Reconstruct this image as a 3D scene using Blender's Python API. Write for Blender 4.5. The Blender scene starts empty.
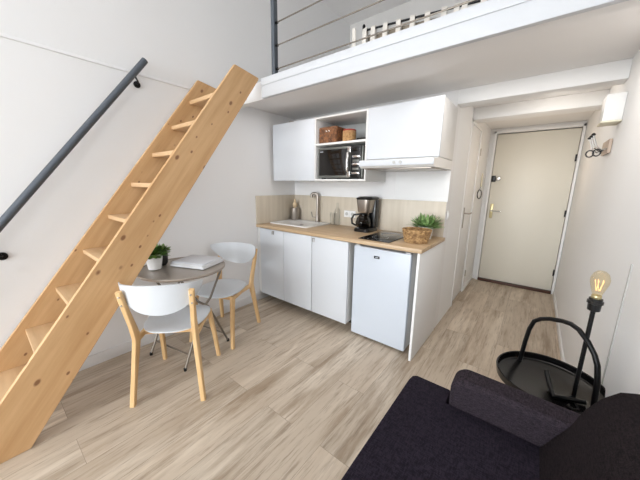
import bpy, bmesh, math, random
from mathutils import Vector, Matrix
random.seed(7)
S = bpy.context.scene
COL = S.collection
PI = math.pi

# ------------------------------------------------------------------ camera
yaw, pitch, roll = -0.66612, 0.20057, 0.01529
fw = Vector((math.sin(yaw)*math.cos(pitch), math.cos(yaw)*math.cos(pitch), -math.sin(pitch)))
rt = Vector((math.cos(yaw), -math.sin(yaw), 0)); up = rt.cross(fw)
r2 = rt*math.cos(roll)+up*math.sin(roll); u2 = -rt*math.sin(roll)+up*math.cos(roll)
cd = bpy.data.cameras.new('camera'); cam = bpy.data.objects.new('camera', cd); COL.objects.link(cam)
cam.matrix_world = Matrix(((r2.x, u2.x, -fw.x, 2.42538), (r2.y, u2.y, -fw.y, -2.5542),
                           (r2.z, u2.z, -fw.z, 1.34373), (0, 0, 0, 1)))
cd.sensor_width = 36; cd.lens = 271.816/640*36; cd.clip_start = .02
S.camera = cam

# ------------------------------------------------------------------ light and exposure
S.view_settings.view_transform = 'Standard'; S.view_settings.look = 'None'
S.view_settings.exposure = 0.07; S.view_settings.gamma = 1.0; S.view_settings.use_curve_mapping = False
W = bpy.data.worlds.new('daylight'); S.world = W; W.use_nodes = True
W.node_tree.nodes['Background'].inputs['Color'].default_value = (.80, .90, 1, 1)
W.node_tree.nodes['Background'].inputs['Strength'].default_value = 1.0

def area(name, loc, rot, sx, sy, power, color):
    l = bpy.data.lights.new(name, 'AREA'); l.shape = 'RECTANGLE'; l.size = sx; l.size_y = sy
    l.energy = power; l.color = color
    o = bpy.data.objects.new(name, l); COL.objects.link(o); o.location = loc; o.rotation_euler = rot
    return o
area('window_daylight', (1.38, -8.85, 1.75), (math.radians(66), 0, 0), 2.3, 2.9, 350, (.90, .955, 1.0))
area('added_side_fill', (2.70, -4.6, 1.85), (math.radians(78), 0, math.radians(90)), 1.8, 2.0, 22, (.92, .965, 1.0))  # added fill from the right to even out the light
area('under_loft_fill', (2.25, -.66, 2.10), (0, 0, 0), .95, .45, 5.0, (1, .95, .90))  # added soft fill under the loft, no fitting there
area('under_loft_fill', (.85, -.74, 2.10), (0, 0, 0), .9, .30, 2.0, (1, .96, .93))  # second added fill, towards the kitchen's left corner
pl = bpy.data.lights.new('hall_warm_fill', 'POINT'); pl.energy = 3.0; pl.color = (1, .80, .60); pl.shadow_soft_size = .25  # added warm fill for the hall, without a real fitting
po = bpy.data.objects.new('hall_warm_fill', pl); COL.objects.link(po); po.location = (2.35, 1.15, 1.6)
pl = bpy.data.lights.new('hall_entry_fill', 'POINT'); pl.energy = 1.4; pl.color = (1, .92, .82); pl.shadow_soft_size = .06  # added fill behind the first hall beam
po = bpy.data.objects.new('hall_entry_fill', pl); COL.objects.link(po); po.location = (2.45, .36, 1.98)
pl = bpy.data.lights.new('room_fill', 'POINT'); pl.energy = 4; pl.color = (1, .97, .94); pl.shadow_soft_size = .35  # added weak fill for the main room, no real lamp
po = bpy.data.objects.new('room_fill', pl); COL.objects.link(po); po.location = (1.7, -3.6, 2.9)
pl = bpy.data.lights.new('loft_fill', 'POINT'); pl.energy = 1.5; pl.color = (1, .95, .88); pl.shadow_soft_size = .15  # added fill that brightens the loft
po = bpy.data.objects.new('loft_fill', pl); COL.objects.link(po); po.location = (1.6, -.3, 3.4)

# ------------------------------------------------------------------ materials
def nodes(name):
    m = bpy.data.materials.new(name); m.use_nodes = True
    nt = m.node_tree; b = nt.nodes['Principled BSDF']
    return m, nt, b
def srgb(r, g, b):
    f = lambda c: (c/255/12.92) if c/255 <= .04045 else ((c/255+.055)/1.055)**2.4
    return (f(r), f(g), f(b), 1)
def coord(nt, scale=(1, 1, 1), kind='Object'):
    t = nt.nodes.new('ShaderNodeTexCoord'); mp = nt.nodes.new('ShaderNodeMapping')
    mp.inputs['Scale'].default_value = scale
    nt.links.new(t.outputs[kind], mp.inputs['Vector']); return mp
def mixc(nt, fac, a, b, blend='MIX'):
    m = nt.nodes.new('ShaderNodeMix'); m.data_type = 'RGBA'; m.blend_type = blend
    for inp, val in ((m.inputs[0], fac), (m.inputs[6], a), (m.inputs[7], b)):
        if hasattr(val, 'links'): nt.links.new(val, inp)
        else: inp.default_value = val
    return m.outputs[2]
def ramp(nt, src, p0, p1, c0=(0, 0, 0, 1), c1=(1, 1, 1, 1)):
    r = nt.nodes.new('ShaderNodeValToRGB'); r.color_ramp.elements[0].position = p0; r.color_ramp.elements[1].position = p1
    r.color_ramp.elements[0].color = c0; r.color_ramp.elements[1].color = c1
    nt.links.new(src, r.inputs[0]); return r.outputs[0]
def noise(nt, vec, scale, detail=4, rough=.6):
    n = nt.nodes.new('ShaderNodeTexNoise'); n.inputs['Scale'].default_value = scale
    n.inputs['Detail'].default_value = detail; n.inputs['Roughness'].default_value = rough
    nt.links.new(vec.outputs[0], n.inputs['Vector']); return n.outputs[0]
def bump(nt, b, h, strength, dist=.01):
    n = nt.nodes.new('ShaderNodeBump'); n.inputs['Strength'].default_value = strength; n.inputs['Distance'].default_value = dist
    nt.links.new(h, n.inputs['Height']); nt.links.new(n.outputs[0], b.inputs['Normal'])
def plain(name, col, rough=.5, metal=0, nscale=12, var=.03, bmp=0, spec=.5, coat=0):
    m, nt, b = nodes(name); mp = coord(nt)
    n = noise(nt, mp, nscale)
    c = srgb(*col); d = tuple(x*(1-var*2) for x in c[:3])+(1,)
    nt.links.new(mixc(nt, n, d, c), b.inputs['Base Color'])
    b.inputs['Roughness'].default_value = rough; b.inputs['Metallic'].default_value = metal
    b.inputs['Specular IOR Level'].default_value = spec; b.inputs['Coat Weight'].default_value = coat
    if bmp: bump(nt, b, noise(nt, mp, nscale*6), bmp, .003)
    return m
def wood(name, light, dark, axis=1, rough=.5, scale=6, knots=False, tilt=0):
    m, nt, b = nodes(name)
    sc = [14, 14, 14]; sc[axis] = 1.0
    mp = coord(nt, sc)
    def tilted(m_):
        r_ = nt.nodes.new('ShaderNodeMapping'); r_.inputs['Rotation'].default_value = (tilt, 0, 0)
        src = m_.inputs['Vector'].links[0].from_socket; nt.links.new(src, r_.inputs['Vector']); nt.links.new(r_.outputs[0], m_.inputs['Vector'])
    if tilt: tilted(mp)
    n = noise(nt, mp, scale/4, 6, .6)
    f = ramp(nt, n, .3, .75)
    col = mixc(nt, f, srgb(*light), srgb(*dark))
    if knots:
        for sc2, p0, p1, off in ((9.5, .07, .13, 0), (15.0, .07, .12, 3.3)):
            s2 = [sc2]*3; s2[axis] = sc2*.62
            mk = coord(nt, s2); mk.inputs['Location'].default_value = (off, off, off)
            if tilt: tilted(mk)
            v = nt.nodes.new('ShaderNodeTexVoronoi'); v.inputs['Scale'].default_value = 1.0
            nt.links.new(mk.outputs[0], v.inputs['Vector'])
            k = ramp(nt, v.outputs['Distance'], p0, p1, (.85, .85, .85, 1), (0, 0, 0, 1))
            col = mixc(nt, k, col, srgb(118, 72, 42))
    nt.links.new(col, b.inputs['Base Color']); b.inputs['Roughness'].default_value = rough
    bump(nt, b, n, .08, .003)
    return m
M = {}
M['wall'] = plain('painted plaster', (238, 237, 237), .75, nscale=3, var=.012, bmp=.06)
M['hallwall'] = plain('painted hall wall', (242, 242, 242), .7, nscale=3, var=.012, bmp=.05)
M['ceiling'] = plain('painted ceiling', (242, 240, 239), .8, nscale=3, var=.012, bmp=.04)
M['loftwall_dim'] = plain('dimmed loft wall paint', (214, 211, 208), .8, nscale=3, var=.012, bmp=.04)  # wall paint darkened to stand in for dimmer light up there
M['fascia'] = plain('satin white paint', (206, 208, 212), .5, nscale=5, var=.008)
M['white'] = plain('white satin front', (212, 215, 220), .55, nscale=4, var=.006, spec=.3)
M['carcass'] = plain('white melamine', (224, 223, 221), .4, nscale=6, var=.01)
M['fridge'] = plain('white enamel', (208, 215, 225), .3, nscale=5, var=.008)
M['cabinetgrey'] = plain('grey melamine inside', (190, 190, 188), .5, nscale=6, var=.01)
M['grey_gap'] = plain('shadow gap grey', (120, 120, 118), .6)
M['door'] = plain('cream door paint', (226, 221, 208), .45, nscale=5, var=.015)
M['darkmetal'] = plain('dark grey metal', (84, 90, 98), .45, .15, nscale=20, var=.03)
M['blackmetal'] = plain('black powder coat', (10, 10, 12), .4, 0, spec=.3)
M['traymetal'] = plain('black lacquered tray', (14, 13, 14), .2, 0, spec=.35)
M['black'] = plain('black plastic', (15, 15, 16), .3)
M['blackglass'] = plain('black glass', (12, 12, 14), .06, nscale=4)
M['darkglass'] = plain('oven window glass', (22, 19, 18), .1, nscale=5)
M['steel'] = plain('brushed steel', (172, 164, 156), .32, .9, nscale=40, var=.04)
M['mwsilver'] = plain('silver plastic', (118, 119, 114), .35, .5)
M['chrome'] = plain('chrome', (225, 225, 225), .12, 1)
M['brass'] = plain('gold coloured metal', (205, 190, 145), .3, .7)
M['tabletop'] = plain('warm grey metal', (168, 158, 148), .3, .35, nscale=8, var=.03)
M['tube'] = plain('grey metal tube', (140, 132, 122), .35, .7)
M['seatwhite'] = plain('white lacquered plywood', (212, 216, 221), .3, nscale=5, var=.006)
M['birch'] = wood('birch wood', (232, 196, 146), (208, 166, 112), 2, .45)
M['pine'] = wood('pine plank', (216, 176, 130), (190, 146, 98), 1, .5, knots=True, tilt=-math.atan(1.36))
M['pine_step'] = wood('pine step', (218, 182, 140), (192, 154, 112), 0, .55)
M['worktop'] = wood('oak laminate', (205, 178, 144), (176, 146, 112), 0, .4)
M['shade_plinth'] = plain('dark plinth', (58, 56, 54), .6)  # dark tone stands in for the shade under the base units
M['splash'] = wood('beige laminate', (212, 201, 184), (196, 184, 166), 2, .45)
M['paper'] = plain('paper', (232, 232, 234), .6, nscale=30)
M['papergrey'] = plain('printed cover', (222, 224, 230), .45, nscale=14, var=.06)
M['ceramic'] = plain('white ceramic', (240, 239, 238), .25, nscale=6)
M['soil'] = plain('potting soil', (50, 38, 28), .9, bmp=.6)
M['darkvase'] = plain('black ceramic', (24, 26, 26), .35)
M['plug'] = plain('white plastic', (240, 240, 240), .35)
M['yellowed'] = plain('yellowed plastic', (228, 222, 200), .5)
M['hob_print'] = plain('hob print', (190, 190, 190), .4)
M['silverprint'] = plain('light badge print', (185, 190, 196), .4)
M['fabric_white'] = plain('offwhite cloth', (222, 216, 208), .85, nscale=30, var=.04, bmp=.3)
M['fabric_taupe'] = plain('taupe cloth', (150, 138, 122), .9, nscale=25, var=.1, bmp=.3)
M['bristle'] = plain('wooden brush', (222, 196, 160), .6, nscale=40, var=.05)
M['threshold'] = plain('dark wooden threshold', (74, 44, 32), .5)
M['pink_wood'] = plain('pinkish wood plate', (186, 166, 150), .5)
M['red'] = plain('red cloth trim', (170, 60, 50), .7)

def leaf(name, a, b_):
    m, nt, b = nodes(name); mp = coord(nt); n = noise(nt, mp, 30)
    nt.links.new(mixc(nt, ramp(nt, n, .35, .65), srgb(*a), srgb(*b_)), b.inputs['Base Color'])
    b.inputs['Roughness'].default_value = .4; return m
M['leaf'] = leaf('green leaf', (66, 108, 50), (130, 168, 88))
M['leafpale'] = leaf('grey green leaf', (96, 136, 72), (176, 204, 140))

def glass(name, tint, rough=.02, alpha=.25):
    m, nt, b = nodes(name)
    tr = nt.nodes.new('ShaderNodeBsdfTransparent'); tr.inputs[0].default_value = tint
    gl = nt.nodes.new('ShaderNodeBsdfGlossy'); gl.inputs['Roughness'].default_value = rough
    lw = nt.nodes.new('ShaderNodeLayerWeight'); lw.inputs[0].default_value = .25
    ml = nt.nodes.new('ShaderNodeMath'); ml.operation = 'MULTIPLY'; ml.inputs[1].default_value = alpha; nt.links.new(lw.outputs['Facing'], ml.inputs[0])
    mx = nt.nodes.new('ShaderNodeMixShader')
    nt.links.new(ml.outputs[0], mx.inputs[0]); nt.links.new(tr.outputs[0], mx.inputs[1]); nt.links.new(gl.outputs[0], mx.inputs[2])
    nt.links.new(mx.outputs[0], nt.nodes['Material Output'].inputs[0]); nt.nodes.remove(b); return m
M['glass'] = glass('clear glass', (.985, .988, .985, 1), alpha=.4)
M['smokeglass'] = glass('dark carafe glass', (.45, .42, .40, 1), alpha=.5)
M['bulbglass'] = glass('amber bulb glass', (1, .94, .80, 1), alpha=.4)
m, nt, b = nodes('glowing filament'); b.inputs['Emission Color'].default_value = (1, .62, .30, 1)
b.inputs['Emission Strength'].default_value = 1.0; b.inputs['Base Color'].default_value = (.9, .5, .3, 1); M['filament'] = m

def wicker(name, a, c, sc):
    m, nt, b = nodes(name); mp = coord(nt); n = noise(nt, mp, sc, 3)
    nt.links.new(mixc(nt, ramp(nt, n, .35, .65), srgb(*a), srgb(*c)), b.inputs['Base Color'])
    b.inputs['Roughness'].default_value = .6; bump(nt, b, n, .4, .003); return m
M['wicker_brown'] = wicker('brown wicker', (156, 106, 68), (88, 54, 34), 45)
M['wicker_tan'] = wicker('tan wicker', (206, 166, 116), (168, 124, 78), 60)
M['wicker_gold'] = wicker('golden woven seagrass', (200, 164, 114), (128, 92, 56), 42)

def fabric(name, a, c, sc=300):
    m, nt, b = nodes(name)
    mp1 = coord(nt, (1, .22, 1)); mp2 = coord(nt, (.22, 1, 1)); n1 = noise(nt, mp1, sc, 3); n2 = noise(nt, mp2, sc, 3)
    w = mixc(nt, .5, n1, n2); f = ramp(nt, w, .40, .60)
    nt.links.new(mixc(nt, f, srgb(*a), srgb(*c)), b.inputs['Base Color'])
    b.inputs['Roughness'].default_value = .95; b.inputs['Specular IOR Level'].default_value = .1
    bump(nt, b, w, .5, .002); return m
M['sofa_seat'] = fabric('dark aubergine weave', (25, 22, 30), (46, 40, 50))
M['sofa_arm'] = fabric('mottled aubergine weave', (30, 26, 30), (62, 54, 61))
M['sofa_back'] = fabric('charcoal brown weave', (20, 17, 19), (42, 35, 37))

# floor boards run along Y
m, nt, b = nodes('greyed oak planks')
tc = nt.nodes.new('ShaderNodeTexCoord'); sp = nt.nodes.new('ShaderNodeSeparateXYZ'); cb = nt.nodes.new('ShaderNodeCombineXYZ')
nt.links.new(tc.outputs['Object'], sp.inputs[0])
ax = nt.nodes.new('ShaderNodeMath'); ax.operation = 'ADD'; ax.inputs[1].default_value = 8*.205-1.50+.205
ay = nt.nodes.new('ShaderNodeMath'); ay.operation = 'ADD'; ay.inputs[1].default_value = 12.4
nt.links.new(sp.outputs['X'], ax.inputs[0]); nt.links.new(sp.outputs['Y'], ay.inputs[0])
nt.links.new(ay.outputs[0], cb.inputs['X']); nt.links.new(ax.outputs[0], cb.inputs['Y'])
br = nt.nodes.new('ShaderNodeTexBrick'); nt.links.new(cb.outputs[0], br.inputs['Vector'])
br.inputs['Scale'].default_value = 1; br.inputs['Brick Width'].default_value = 1.25; br.inputs['Row Height'].default_value = .205
br.inputs['Mortar Size'].default_value = .0012; br.inputs['Mortar Smooth'].default_value = .3
br.offset = .37; br.offset_frequency = 2
br.inputs['Color1'].default_value = (0, 0, 0, 1); br.inputs['Color2'].default_value = (1, 1, 1, 1); br.inputs['Mortar'].default_value = (.5, .5, .5, 1)
# stretched grain, shifted per plank
mul = nt.nodes.new('ShaderNodeVectorMath'); mul.operation = 'MULTIPLY_ADD'
nt.links.new(br.outputs['Color'], mul.inputs[0]); mul.inputs[1].default_value = (7, 13, 5); nt.links.new(tc.outputs['Object'], mul.inputs[2])
mg = nt.nodes.new('ShaderNodeMapping'); mg.inputs['Scale'].default_value = (9, 1.0, 1); nt.links.new(mul.outputs[0], mg.inputs['Vector'])
g1 = noise(nt, mg, 1.6, 7, .62)
mg2 = nt.nodes.new('ShaderNodeMapping'); mg2.inputs['Scale'].default_value = (34, 2.2, 1); nt.links.new(mul.outputs[0], mg2.inputs['Vector'])
g2 = noise(nt, mg2, 2.2, 5, .65)
mg3 = nt.nodes.new('ShaderNodeMapping'); mg3.inputs['Scale'].default_value = (2.6, .9, 1); nt.links.new(mul.outputs[0], mg3.inputs['Vector'])
g3 = noise(nt, mg3, 1.3, 3, .5)
base = mixc(nt, ramp(nt, g1, .38, .62), srgb(222, 208, 190), srgb(162, 142, 120))
base = mixc(nt, ramp(nt, g3, .36, .66), base, srgb(202, 186, 167), 'MIX')
streak = ramp(nt, g2, .52, .70)
s_ = nt.nodes.new('ShaderNodeMath'); s_.operation = 'MULTIPLY'; nt.links.new(streak, s_.inputs[0]); s_.inputs[1].default_value = .58
base = mixc(nt, s_.outputs[0], base, srgb(124, 104, 84))
pv = nt.nodes.new('ShaderNodeMath'); pv.operation = 'MULTIPLY_ADD'; nt.links.new(br.outputs['Color'], pv.inputs[0]); pv.inputs[1].default_value = .16; pv.inputs[2].default_value = .86
base = mixc(nt, 1.0, base, pv.outputs[0], 'MULTIPLY')
mf = nt.nodes.new('ShaderNodeMath'); mf.operation = 'MULTIPLY'; nt.links.new(br.outputs['Fac'], mf.inputs[0]); mf.inputs[1].default_value = .55
base = mixc(nt, mf.outputs[0], base, srgb(96, 80, 64))
nt.links.new(base, b.inputs['Base Color']); b.inputs['Roughness'].default_value = .42; b.inputs['Specular IOR Level'].default_value = .4
bump(nt, b, g2, .06, .002)
M['floor'] = m

# ------------------------------------------------------------------ mesh builder
class MB:
    def __init__(s): s.bm = bmesh.new()
    def box(s, lo, hi, bev=0, seg=2, rot=None):
        t = bmesh.new(); bmesh.ops.create_cube(t, size=1)
        c = [(a+b_)/2 for a, b_ in zip(lo, hi)]; d = [abs(b_-a) for a, b_ in zip(lo, hi)]
        for v in t.verts: v.co = Vector((v.co.x*d[0], v.co.y*d[1], v.co.z*d[2]))
        if bev: bmesh.ops.bevel(t, geom=t.edges[:], offset=min(bev, min(d)*.49), segments=seg, affect='EDGES', profile=.5)
        for v in t.verts:
            if rot is not None: v.co = rot @ v.co
            v.co += Vector(c)
        return s.join(t)
    def join(s, t):
        me = bpy.data.meshes.new('tmp'); t.to_mesh(me); t.free(); s.bm.from_mesh(me); bpy.data.meshes.remove(me); return s
    def tube(s, path, r, n=10, closed=False, cap=True):
        P = [Vector(p) for p in path]; N = len(P); rings = []; ref = None
        for i, p in enumerate(P):
            if closed: t = (P[(i+1) % N]-P[i-1])
            else: t = P[min(i+1, N-1)]-P[max(i-1, 0)]
            t.normalize()
            if ref is None:
                ref = Vector((0, 0, 1)) if abs(t.z) < .9 else Vector((1, 0, 0))
            a = (ref-t*ref.dot(t)).normalized(); ref = a; b_ = t.cross(a)
            rr = r[i] if isinstance(r, (list, tuple)) else r
            rings.append([s.bm.verts.new(p+(a*math.cos(2*PI*k/n)+b_*math.sin(2*PI*k/n))*rr) for k in range(n)])
        M_ = N if closed else N-1
        for i in range(M_):
            A, B = rings[i], rings[(i+1) % N]
            for k in range(n): s.bm.faces.new((A[k], A[(k+1) % n], B[(k+1) % n], B[k]))
        if cap and not closed:
            s.bm.faces.new(rings[0][::-1]); s.bm.faces.new(rings[-1])
        return s
    def strap(s, path, w, h, side):          # rectangular bar swept on a path; side = width direction
        P = [Vector(p) for p in path]; N = len(P); sd0 = Vector(side).normalized(); rings = []
        for i, p in enumerate(P):
            t = (P[min(i+1, N-1)]-P[max(i-1, 0)]).normalized()
            sd = (sd0-t*sd0.dot(t)).normalized(); nn = t.cross(sd)
            ww = w[i] if isinstance(w, (list, tuple)) else w
            hh = h[i] if isinstance(h, (list, tuple)) else h
            q = []
            for a, b_ in ((-1, -.7), (-.7, -1), (.7, -1), (1, -.7), (1, .7), (.7, 1), (-.7, 1), (-1, .7)):
                q.append(s.bm.verts.new(p+sd*ww/2*a+nn*hh/2*b_))
            rings.append(q)
        for A, B in zip(rings, rings[1:]):
            for k in range(8): s.bm.faces.new((A[k], A[(k+1) % 8], B[(k+1) % 8], B[k]))
        s.bm.faces.new(rings[0][::-1]); s.bm.faces.new(rings[-1]); return s
    def lathe(s, prof, c=(0, 0, 0), n=32, sx=1, sy=1, closed=False):
        rings = []
        for r, z in prof:
            rings.append([s.bm.verts.new((c[0]+r*sx*math.cos(2*PI*k/n), c[1]+r*sy*math.sin(2*PI*k/n), c[2]+z)) for k in range(n)])
        pr_ = list(zip(rings, rings[1:]))
        if closed: pr_.append((rings[-1], rings[0]))
        for A, B in pr_:
            for k in range(n): s.bm.faces.new((A[k], A[(k+1) % n], B[(k+1) % n], B[k]))
        if not closed:
            if prof[0][0] > 1e-4: s.bm.faces.new(rings[0][::-1])
            if prof[-1][0] > 1e-4: s.bm.faces.new(rings[-1])
        bmesh.ops.remove_doubles(s.bm, verts=s.bm.verts[:], dist=1e-6)
        return s
    def prism(s, pts, vec):                  # planar polygon swept along vec
        A = [s.bm.verts.new(p) for p in pts]; v = Vector(vec); B = [s.bm.verts.new(Vector(p)+v) for p in pts]
        s.bm.faces.new(A[::-1]); s.bm.faces.new(B)
        for i in range(len(A)):
            j = (i+1) % len(A); s.bm.faces.new((A[i], A[j], B[j], B[i]))
        return s
    def build(s, name, mat, parent=None, origin=None, smooth=True, bev=0, sub=0):
        bmesh.ops.recalc_face_normals(s.bm, faces=s.bm.faces[:])
        O = Vector(origin) if origin is not None else Vector((0, 0, 0))
        if parent is not None:
            q = parent
            while q is not None: O += q.location; q = q.parent
            if origin is not None: O = O-Vector(origin)
        for v in s.bm.verts: v.co -= O
        me = bpy.data.meshes.new(name); s.bm.to_mesh(me); s.bm.free()
        me.materials.append(mat)
        for p in me.polygons: p.use_smooth = smooth
        if smooth: me.set_sharp_from_angle(angle=math.radians(38))
        o = bpy.data.objects.new(name, me); COL.objects.link(o)
        if parent is not None: o.parent = parent
        elif origin is not None: o.location = origin
        if bev:
            md = o.modifiers.new('bevel', 'BEVEL'); md.width = bev; md.segments = 2; md.limit_method = 'ANGLE'
        if sub:
            md = o.modifiers.new('sub', 'SUBSURF'); md.levels = sub; md.render_levels = sub
        return o
def tag(o, label, cat=None, group=None):
    o['label'] = label
    if cat: o['category'] = cat
    if group: o['group'] = group
    return o
def thing(name, label, cat, loc=(0, 0, 0), group=None):
    o = bpy.data.objects.new(name, None); COL.objects.link(o); o.location = loc; o.empty_display_size = .1
    return tag(o, label, cat, group)
def struct(name, mb, mat, parent=None, **k):
    o = mb.build(name, mat, parent, **k)
    if parent is None: o['kind'] = 'structure'
    return o

# ------------------------------------------------------------------ the room
XR, YB = 2.76, -9.00
ZC, ZL0, ZL1 = 3.58, 2.11, 2.155
struct('floor', MB().box((-.12, YB-.1, -.1), (XR+.12, 2.1, 0)), M['floor'], smooth=False)
struct('wall_left', MB().box((-.12, YB, 0), (0, 1.27, ZC)), M['wall'], smooth=False)
struct('wall_back', MB().box((-.0, 0, 0), (1.816, .12, ZL0)), M['wall'], smooth=False)
struct('wall_upper_back', MB().box((0, 1.15, ZL1), (XR, 1.27, ZC)), M['loftwall_dim'], smooth=False)
struct('wall_right', MB().box((XR, -3.6, 0), (XR+.12, 2.1, ZC)).box((XR, YB, 0), (XR+.12, -5.6, ZC)).box((XR, -5.6, 0), (XR+.12, -3.6, .8)).box((XR, -5.6, 2.9), (XR+.12, -3.6, ZC)), M['hallwall'], smooth=False)
added_win = struct('added_window_2', MB().box((XR+.02, -5.6, .8), (XR+.08, -5.54, 2.9)).box((XR+.02, -3.66, .8), (XR+.08, -3.6, 2.9)).box((XR+.02, -5.54, .8), (XR+.08, -3.66, .86)).box((XR+.02, -5.54, 2.84), (XR+.08, -3.66, 2.9)).box((XR+.02, -4.63, .86), (XR+.08, -4.57, 2.84)), M['fascia'])  # unseen window, added to bring light from the right
MB().box((XR+.05, -5.54, .86), (XR+.055, -3.66, 2.84)).build('window_glass', M['glass'], added_win)
struct('ceiling', MB().box((-.12, YB, ZC), (XR+.12, 1.27, ZC+.1)), M['ceiling'], smooth=False)
struct('ceiling_under_loft', MB().box((0, -.93, ZL0), (XR, 2.1, ZL1)), M['ceiling'], smooth=False)
struct('wall_hall_left', MB().box((1.70, .12, 0), (1.816, .655, ZL0)).box((1.70, .655, 1.99), (1.816, 1.265, ZL0)).box((1.70, 1.265, 0), (1.816, 1.93, ZL0)), M['hallwall'], smooth=False)
struct('wall_hall_end', MB().box((1.70, 1.935, 0), (1.89, 2.1, ZL0)).box((1.89, 1.935, 2.045), (XR, 2.1, ZL0)).box((2.733, 1.935, 0), (XR, 2.1, 2.045)).box((1.80, 2.08, 0), (XR, 2.1, 2.1)), M['hallwall'], smooth=False)
# front wall behind the viewer with its tall window opening
wl, wr = .15, 2.60
fwm = MB().box((-.12, YB-.1, 0), (wl, YB, ZC)).box((wr, YB-.1, 0), (XR+.12, YB, ZC)).box((wl, YB-.1, 0), (wr, YB, .10)).box((wl, YB-.1, 3.3), (wr, YB, ZC))
struct('wall_front', fwm, M['wall'], smooth=False)
win = struct('window_1', MB().box((wl, YB-.08, .10), (wl+.06, YB-.02, 3.3)).box((wr-.06, YB-.08, .10), (wr, YB-.02, 3.3)).box((wl+.06, YB-.08, .10), (wr-.06, YB-.02, .16)).box((wl+.06, YB-.08, 3.24), (wr-.06, YB-.02, 3.3)).box((1.34, YB-.08, .16), (1.40, YB-.02, 3.24)), M['fascia'])
MB().box((wl+.06, YB-.055, .16), (wr-.06, YB-.05, 3.24)).build('window_glass', M['glass'], win)
# loft edge: beam and the white board nailed on it
struct('trim_1', MB().box((0, -.965, 2.02), (XR, -.90, ZL1)), M['ceiling'], smooth=False)
f = struct('trim_2', MB().box((.585, -.998, 2.017), (XR, -.966, 2.158), .002).box((.585, -1.004, 2.105), (XR, -.998, 2.158), .002), M['fascia'])
# beams across the hall mouth
struct('trim_3', MB().box((1.816, 0, 2.0), (XR, .13, ZL0), .004), M['hallwall'])
struct('trim_4', MB().box((1.816, .66, 2.0), (XR, .86, ZL0), .004), M['hallwall'])
# shallow plaster ledge on the left wall
struct('trim_5', MB().prism([(0, YB, 2.112), (.010, YB, 2.114), (.010, YB, 2.121), (0, YB, 2.134)], (0, 9.0-1.0, 0)), M['wall'])
# skirting boards
struct('baseboard_left', MB().box((0, YB, 0), (.012, -.02, .085), .003), M['wall'])
struct('baseboard_right', MB().box((XR-.012, YB, 0), (XR, 1.9, .06), .003), M['hallwall'])
struct('baseboard_hall_left', MB().box((1.816, 1.28, 0), (1.826, 1.9, .07), .003), M['hallwall'])
struct('baseboard_front', MB().box((.02, YB, 0), (XR-.02, YB+.012, .085), .003), M['fascia'])
# faint vertical joint in the right wall
struct('trim_6', MB().box((XR-.003, -.965, .06), (XR, -.950, 1.05), .001), M['cabinetgrey'])

# entrance door
D = struct('door_1', MB().box((1.897, 1.94, .035), (2.727, 1.985, 2.036), .003), M['door'])
D['label'] = 'cream painted entrance door at the end of the hall'
df = MB().box((1.862, 1.905, 0), (1.893, 1.95, 2.08), .004).box((2.731, 1.905, 0), (2.757, 1.95, 2.08), .004).box((1.862, 1.905, 2.045), (2.757, 1.95, 2.085), .004)
df.build('door_frame', M['hallwall'], D)
MB().box((1.893, 1.90, 0), (2.731, 1.99, .032), .004).build('threshold', M['threshold'], D)
dh = MB().box((1.925, 1.930, .92), (1.963, 1.942, 1.12), .004).build('handle_plate', M['brass'], D)
MB().tube([(1.944, 1.93, 1.025), (1.944, 1.895, 1.025), (1.96, 1.885, 1.025), (2.06, 1.885, 1.022)], .009).build('handle_lever', M['chrome'], dh)
MB().box((1.895, 1.915, 1.42), (1.945, 1.945, 1.50), .004).build('lock_case', M['black'], D)
MB().lathe([(0, 0), (.026, .0), (.030, .012), (.024, .03), (0, .034)], (0, 0, 0), 20)
kb = MB().lathe([(.001, 0), (.028, .0), (.032, .015), (.024, .034), (.001, .038)], (0, 0, 0), 20)
for v in kb.bm.verts: v.co = Vector((1.975+v.co.x, 1.941-v.co.z, 1.462+v.co.y))
kb.build('lock_knob', M['chrome'], D)
for z in (.28, 1.04, 1.70):
    MB().tube([(2.722, 1.932, z-.04), (2.722, 1.932, z+.04)], .009).build('hinge', M['black'], D)
# side door in the hall
D2 = struct('door_2', MB().box((1.76, .665, .02), (1.806, 1.257, 1.985), .003), M['hallwall'])
D2['label'] = 'white flush side door on the left of the hall'
MB().box((1.806, .655, 0), (1.8225, .69, 2.02), .003).box((1.806, 1.235, 0), (1.8225, 1.272, 2.02), .003).box((1.806, .655, 1.98), (1.8225, 1.272, 2.02), .003).build('door_frame', M['hallwall'], D2)
hp = MB().box((1.804, .80, .89), (1.813, .83, 1.12), .003).build('handle_plate', M['steel'], D2)
MB().tube([(1.812, .815, 1.055), (1.86, .815, 1.055), (1.865, .83, 1.055), (1.865, .93, 1.055)], .008).build('handle_lever', M['steel'], hp)
for z in (.25, 1.75): MB().tube([(1.826, 1.262, z-.04), (1.826, 1.262, z+.04)], .007).build('hinge', M['steel'], D2)

# ------------------------------------------------------------------ wooden ladder stair
SL = 1.36; L = thing('ladder_stair', 'steep knotty pine open ladder stair leaning on the loft edge', 'staircase', (.30, -2.70, 0))
def yf(z): return -2.84+z/SL
def stringer(x0, x1):
    zt = 2.195; yt0 = yf(zt); yt1 = yf(zt)+.225
    return MB().prism([(x0, yf(0), 0), (x0, yf(0)+.284, 0), (x0, -1.012, 2.148), (x0, -1.012, 2.163), (x0, yt0, zt)], (x1-x0, 0, 0))
stringer(.018, .046).build('stringer', M['pine'], L, bev=.003)
stringer(.542, .570).build('stringer', M['pine'], L, bev=.003)
for k in range(9):
    z = 2.012-.2245*k; y = yf(z)+.045
    MB().box((.046, y, z-.030), (.542, y+.205, z), .004).build('tread', M['pine_step'], L)

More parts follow.
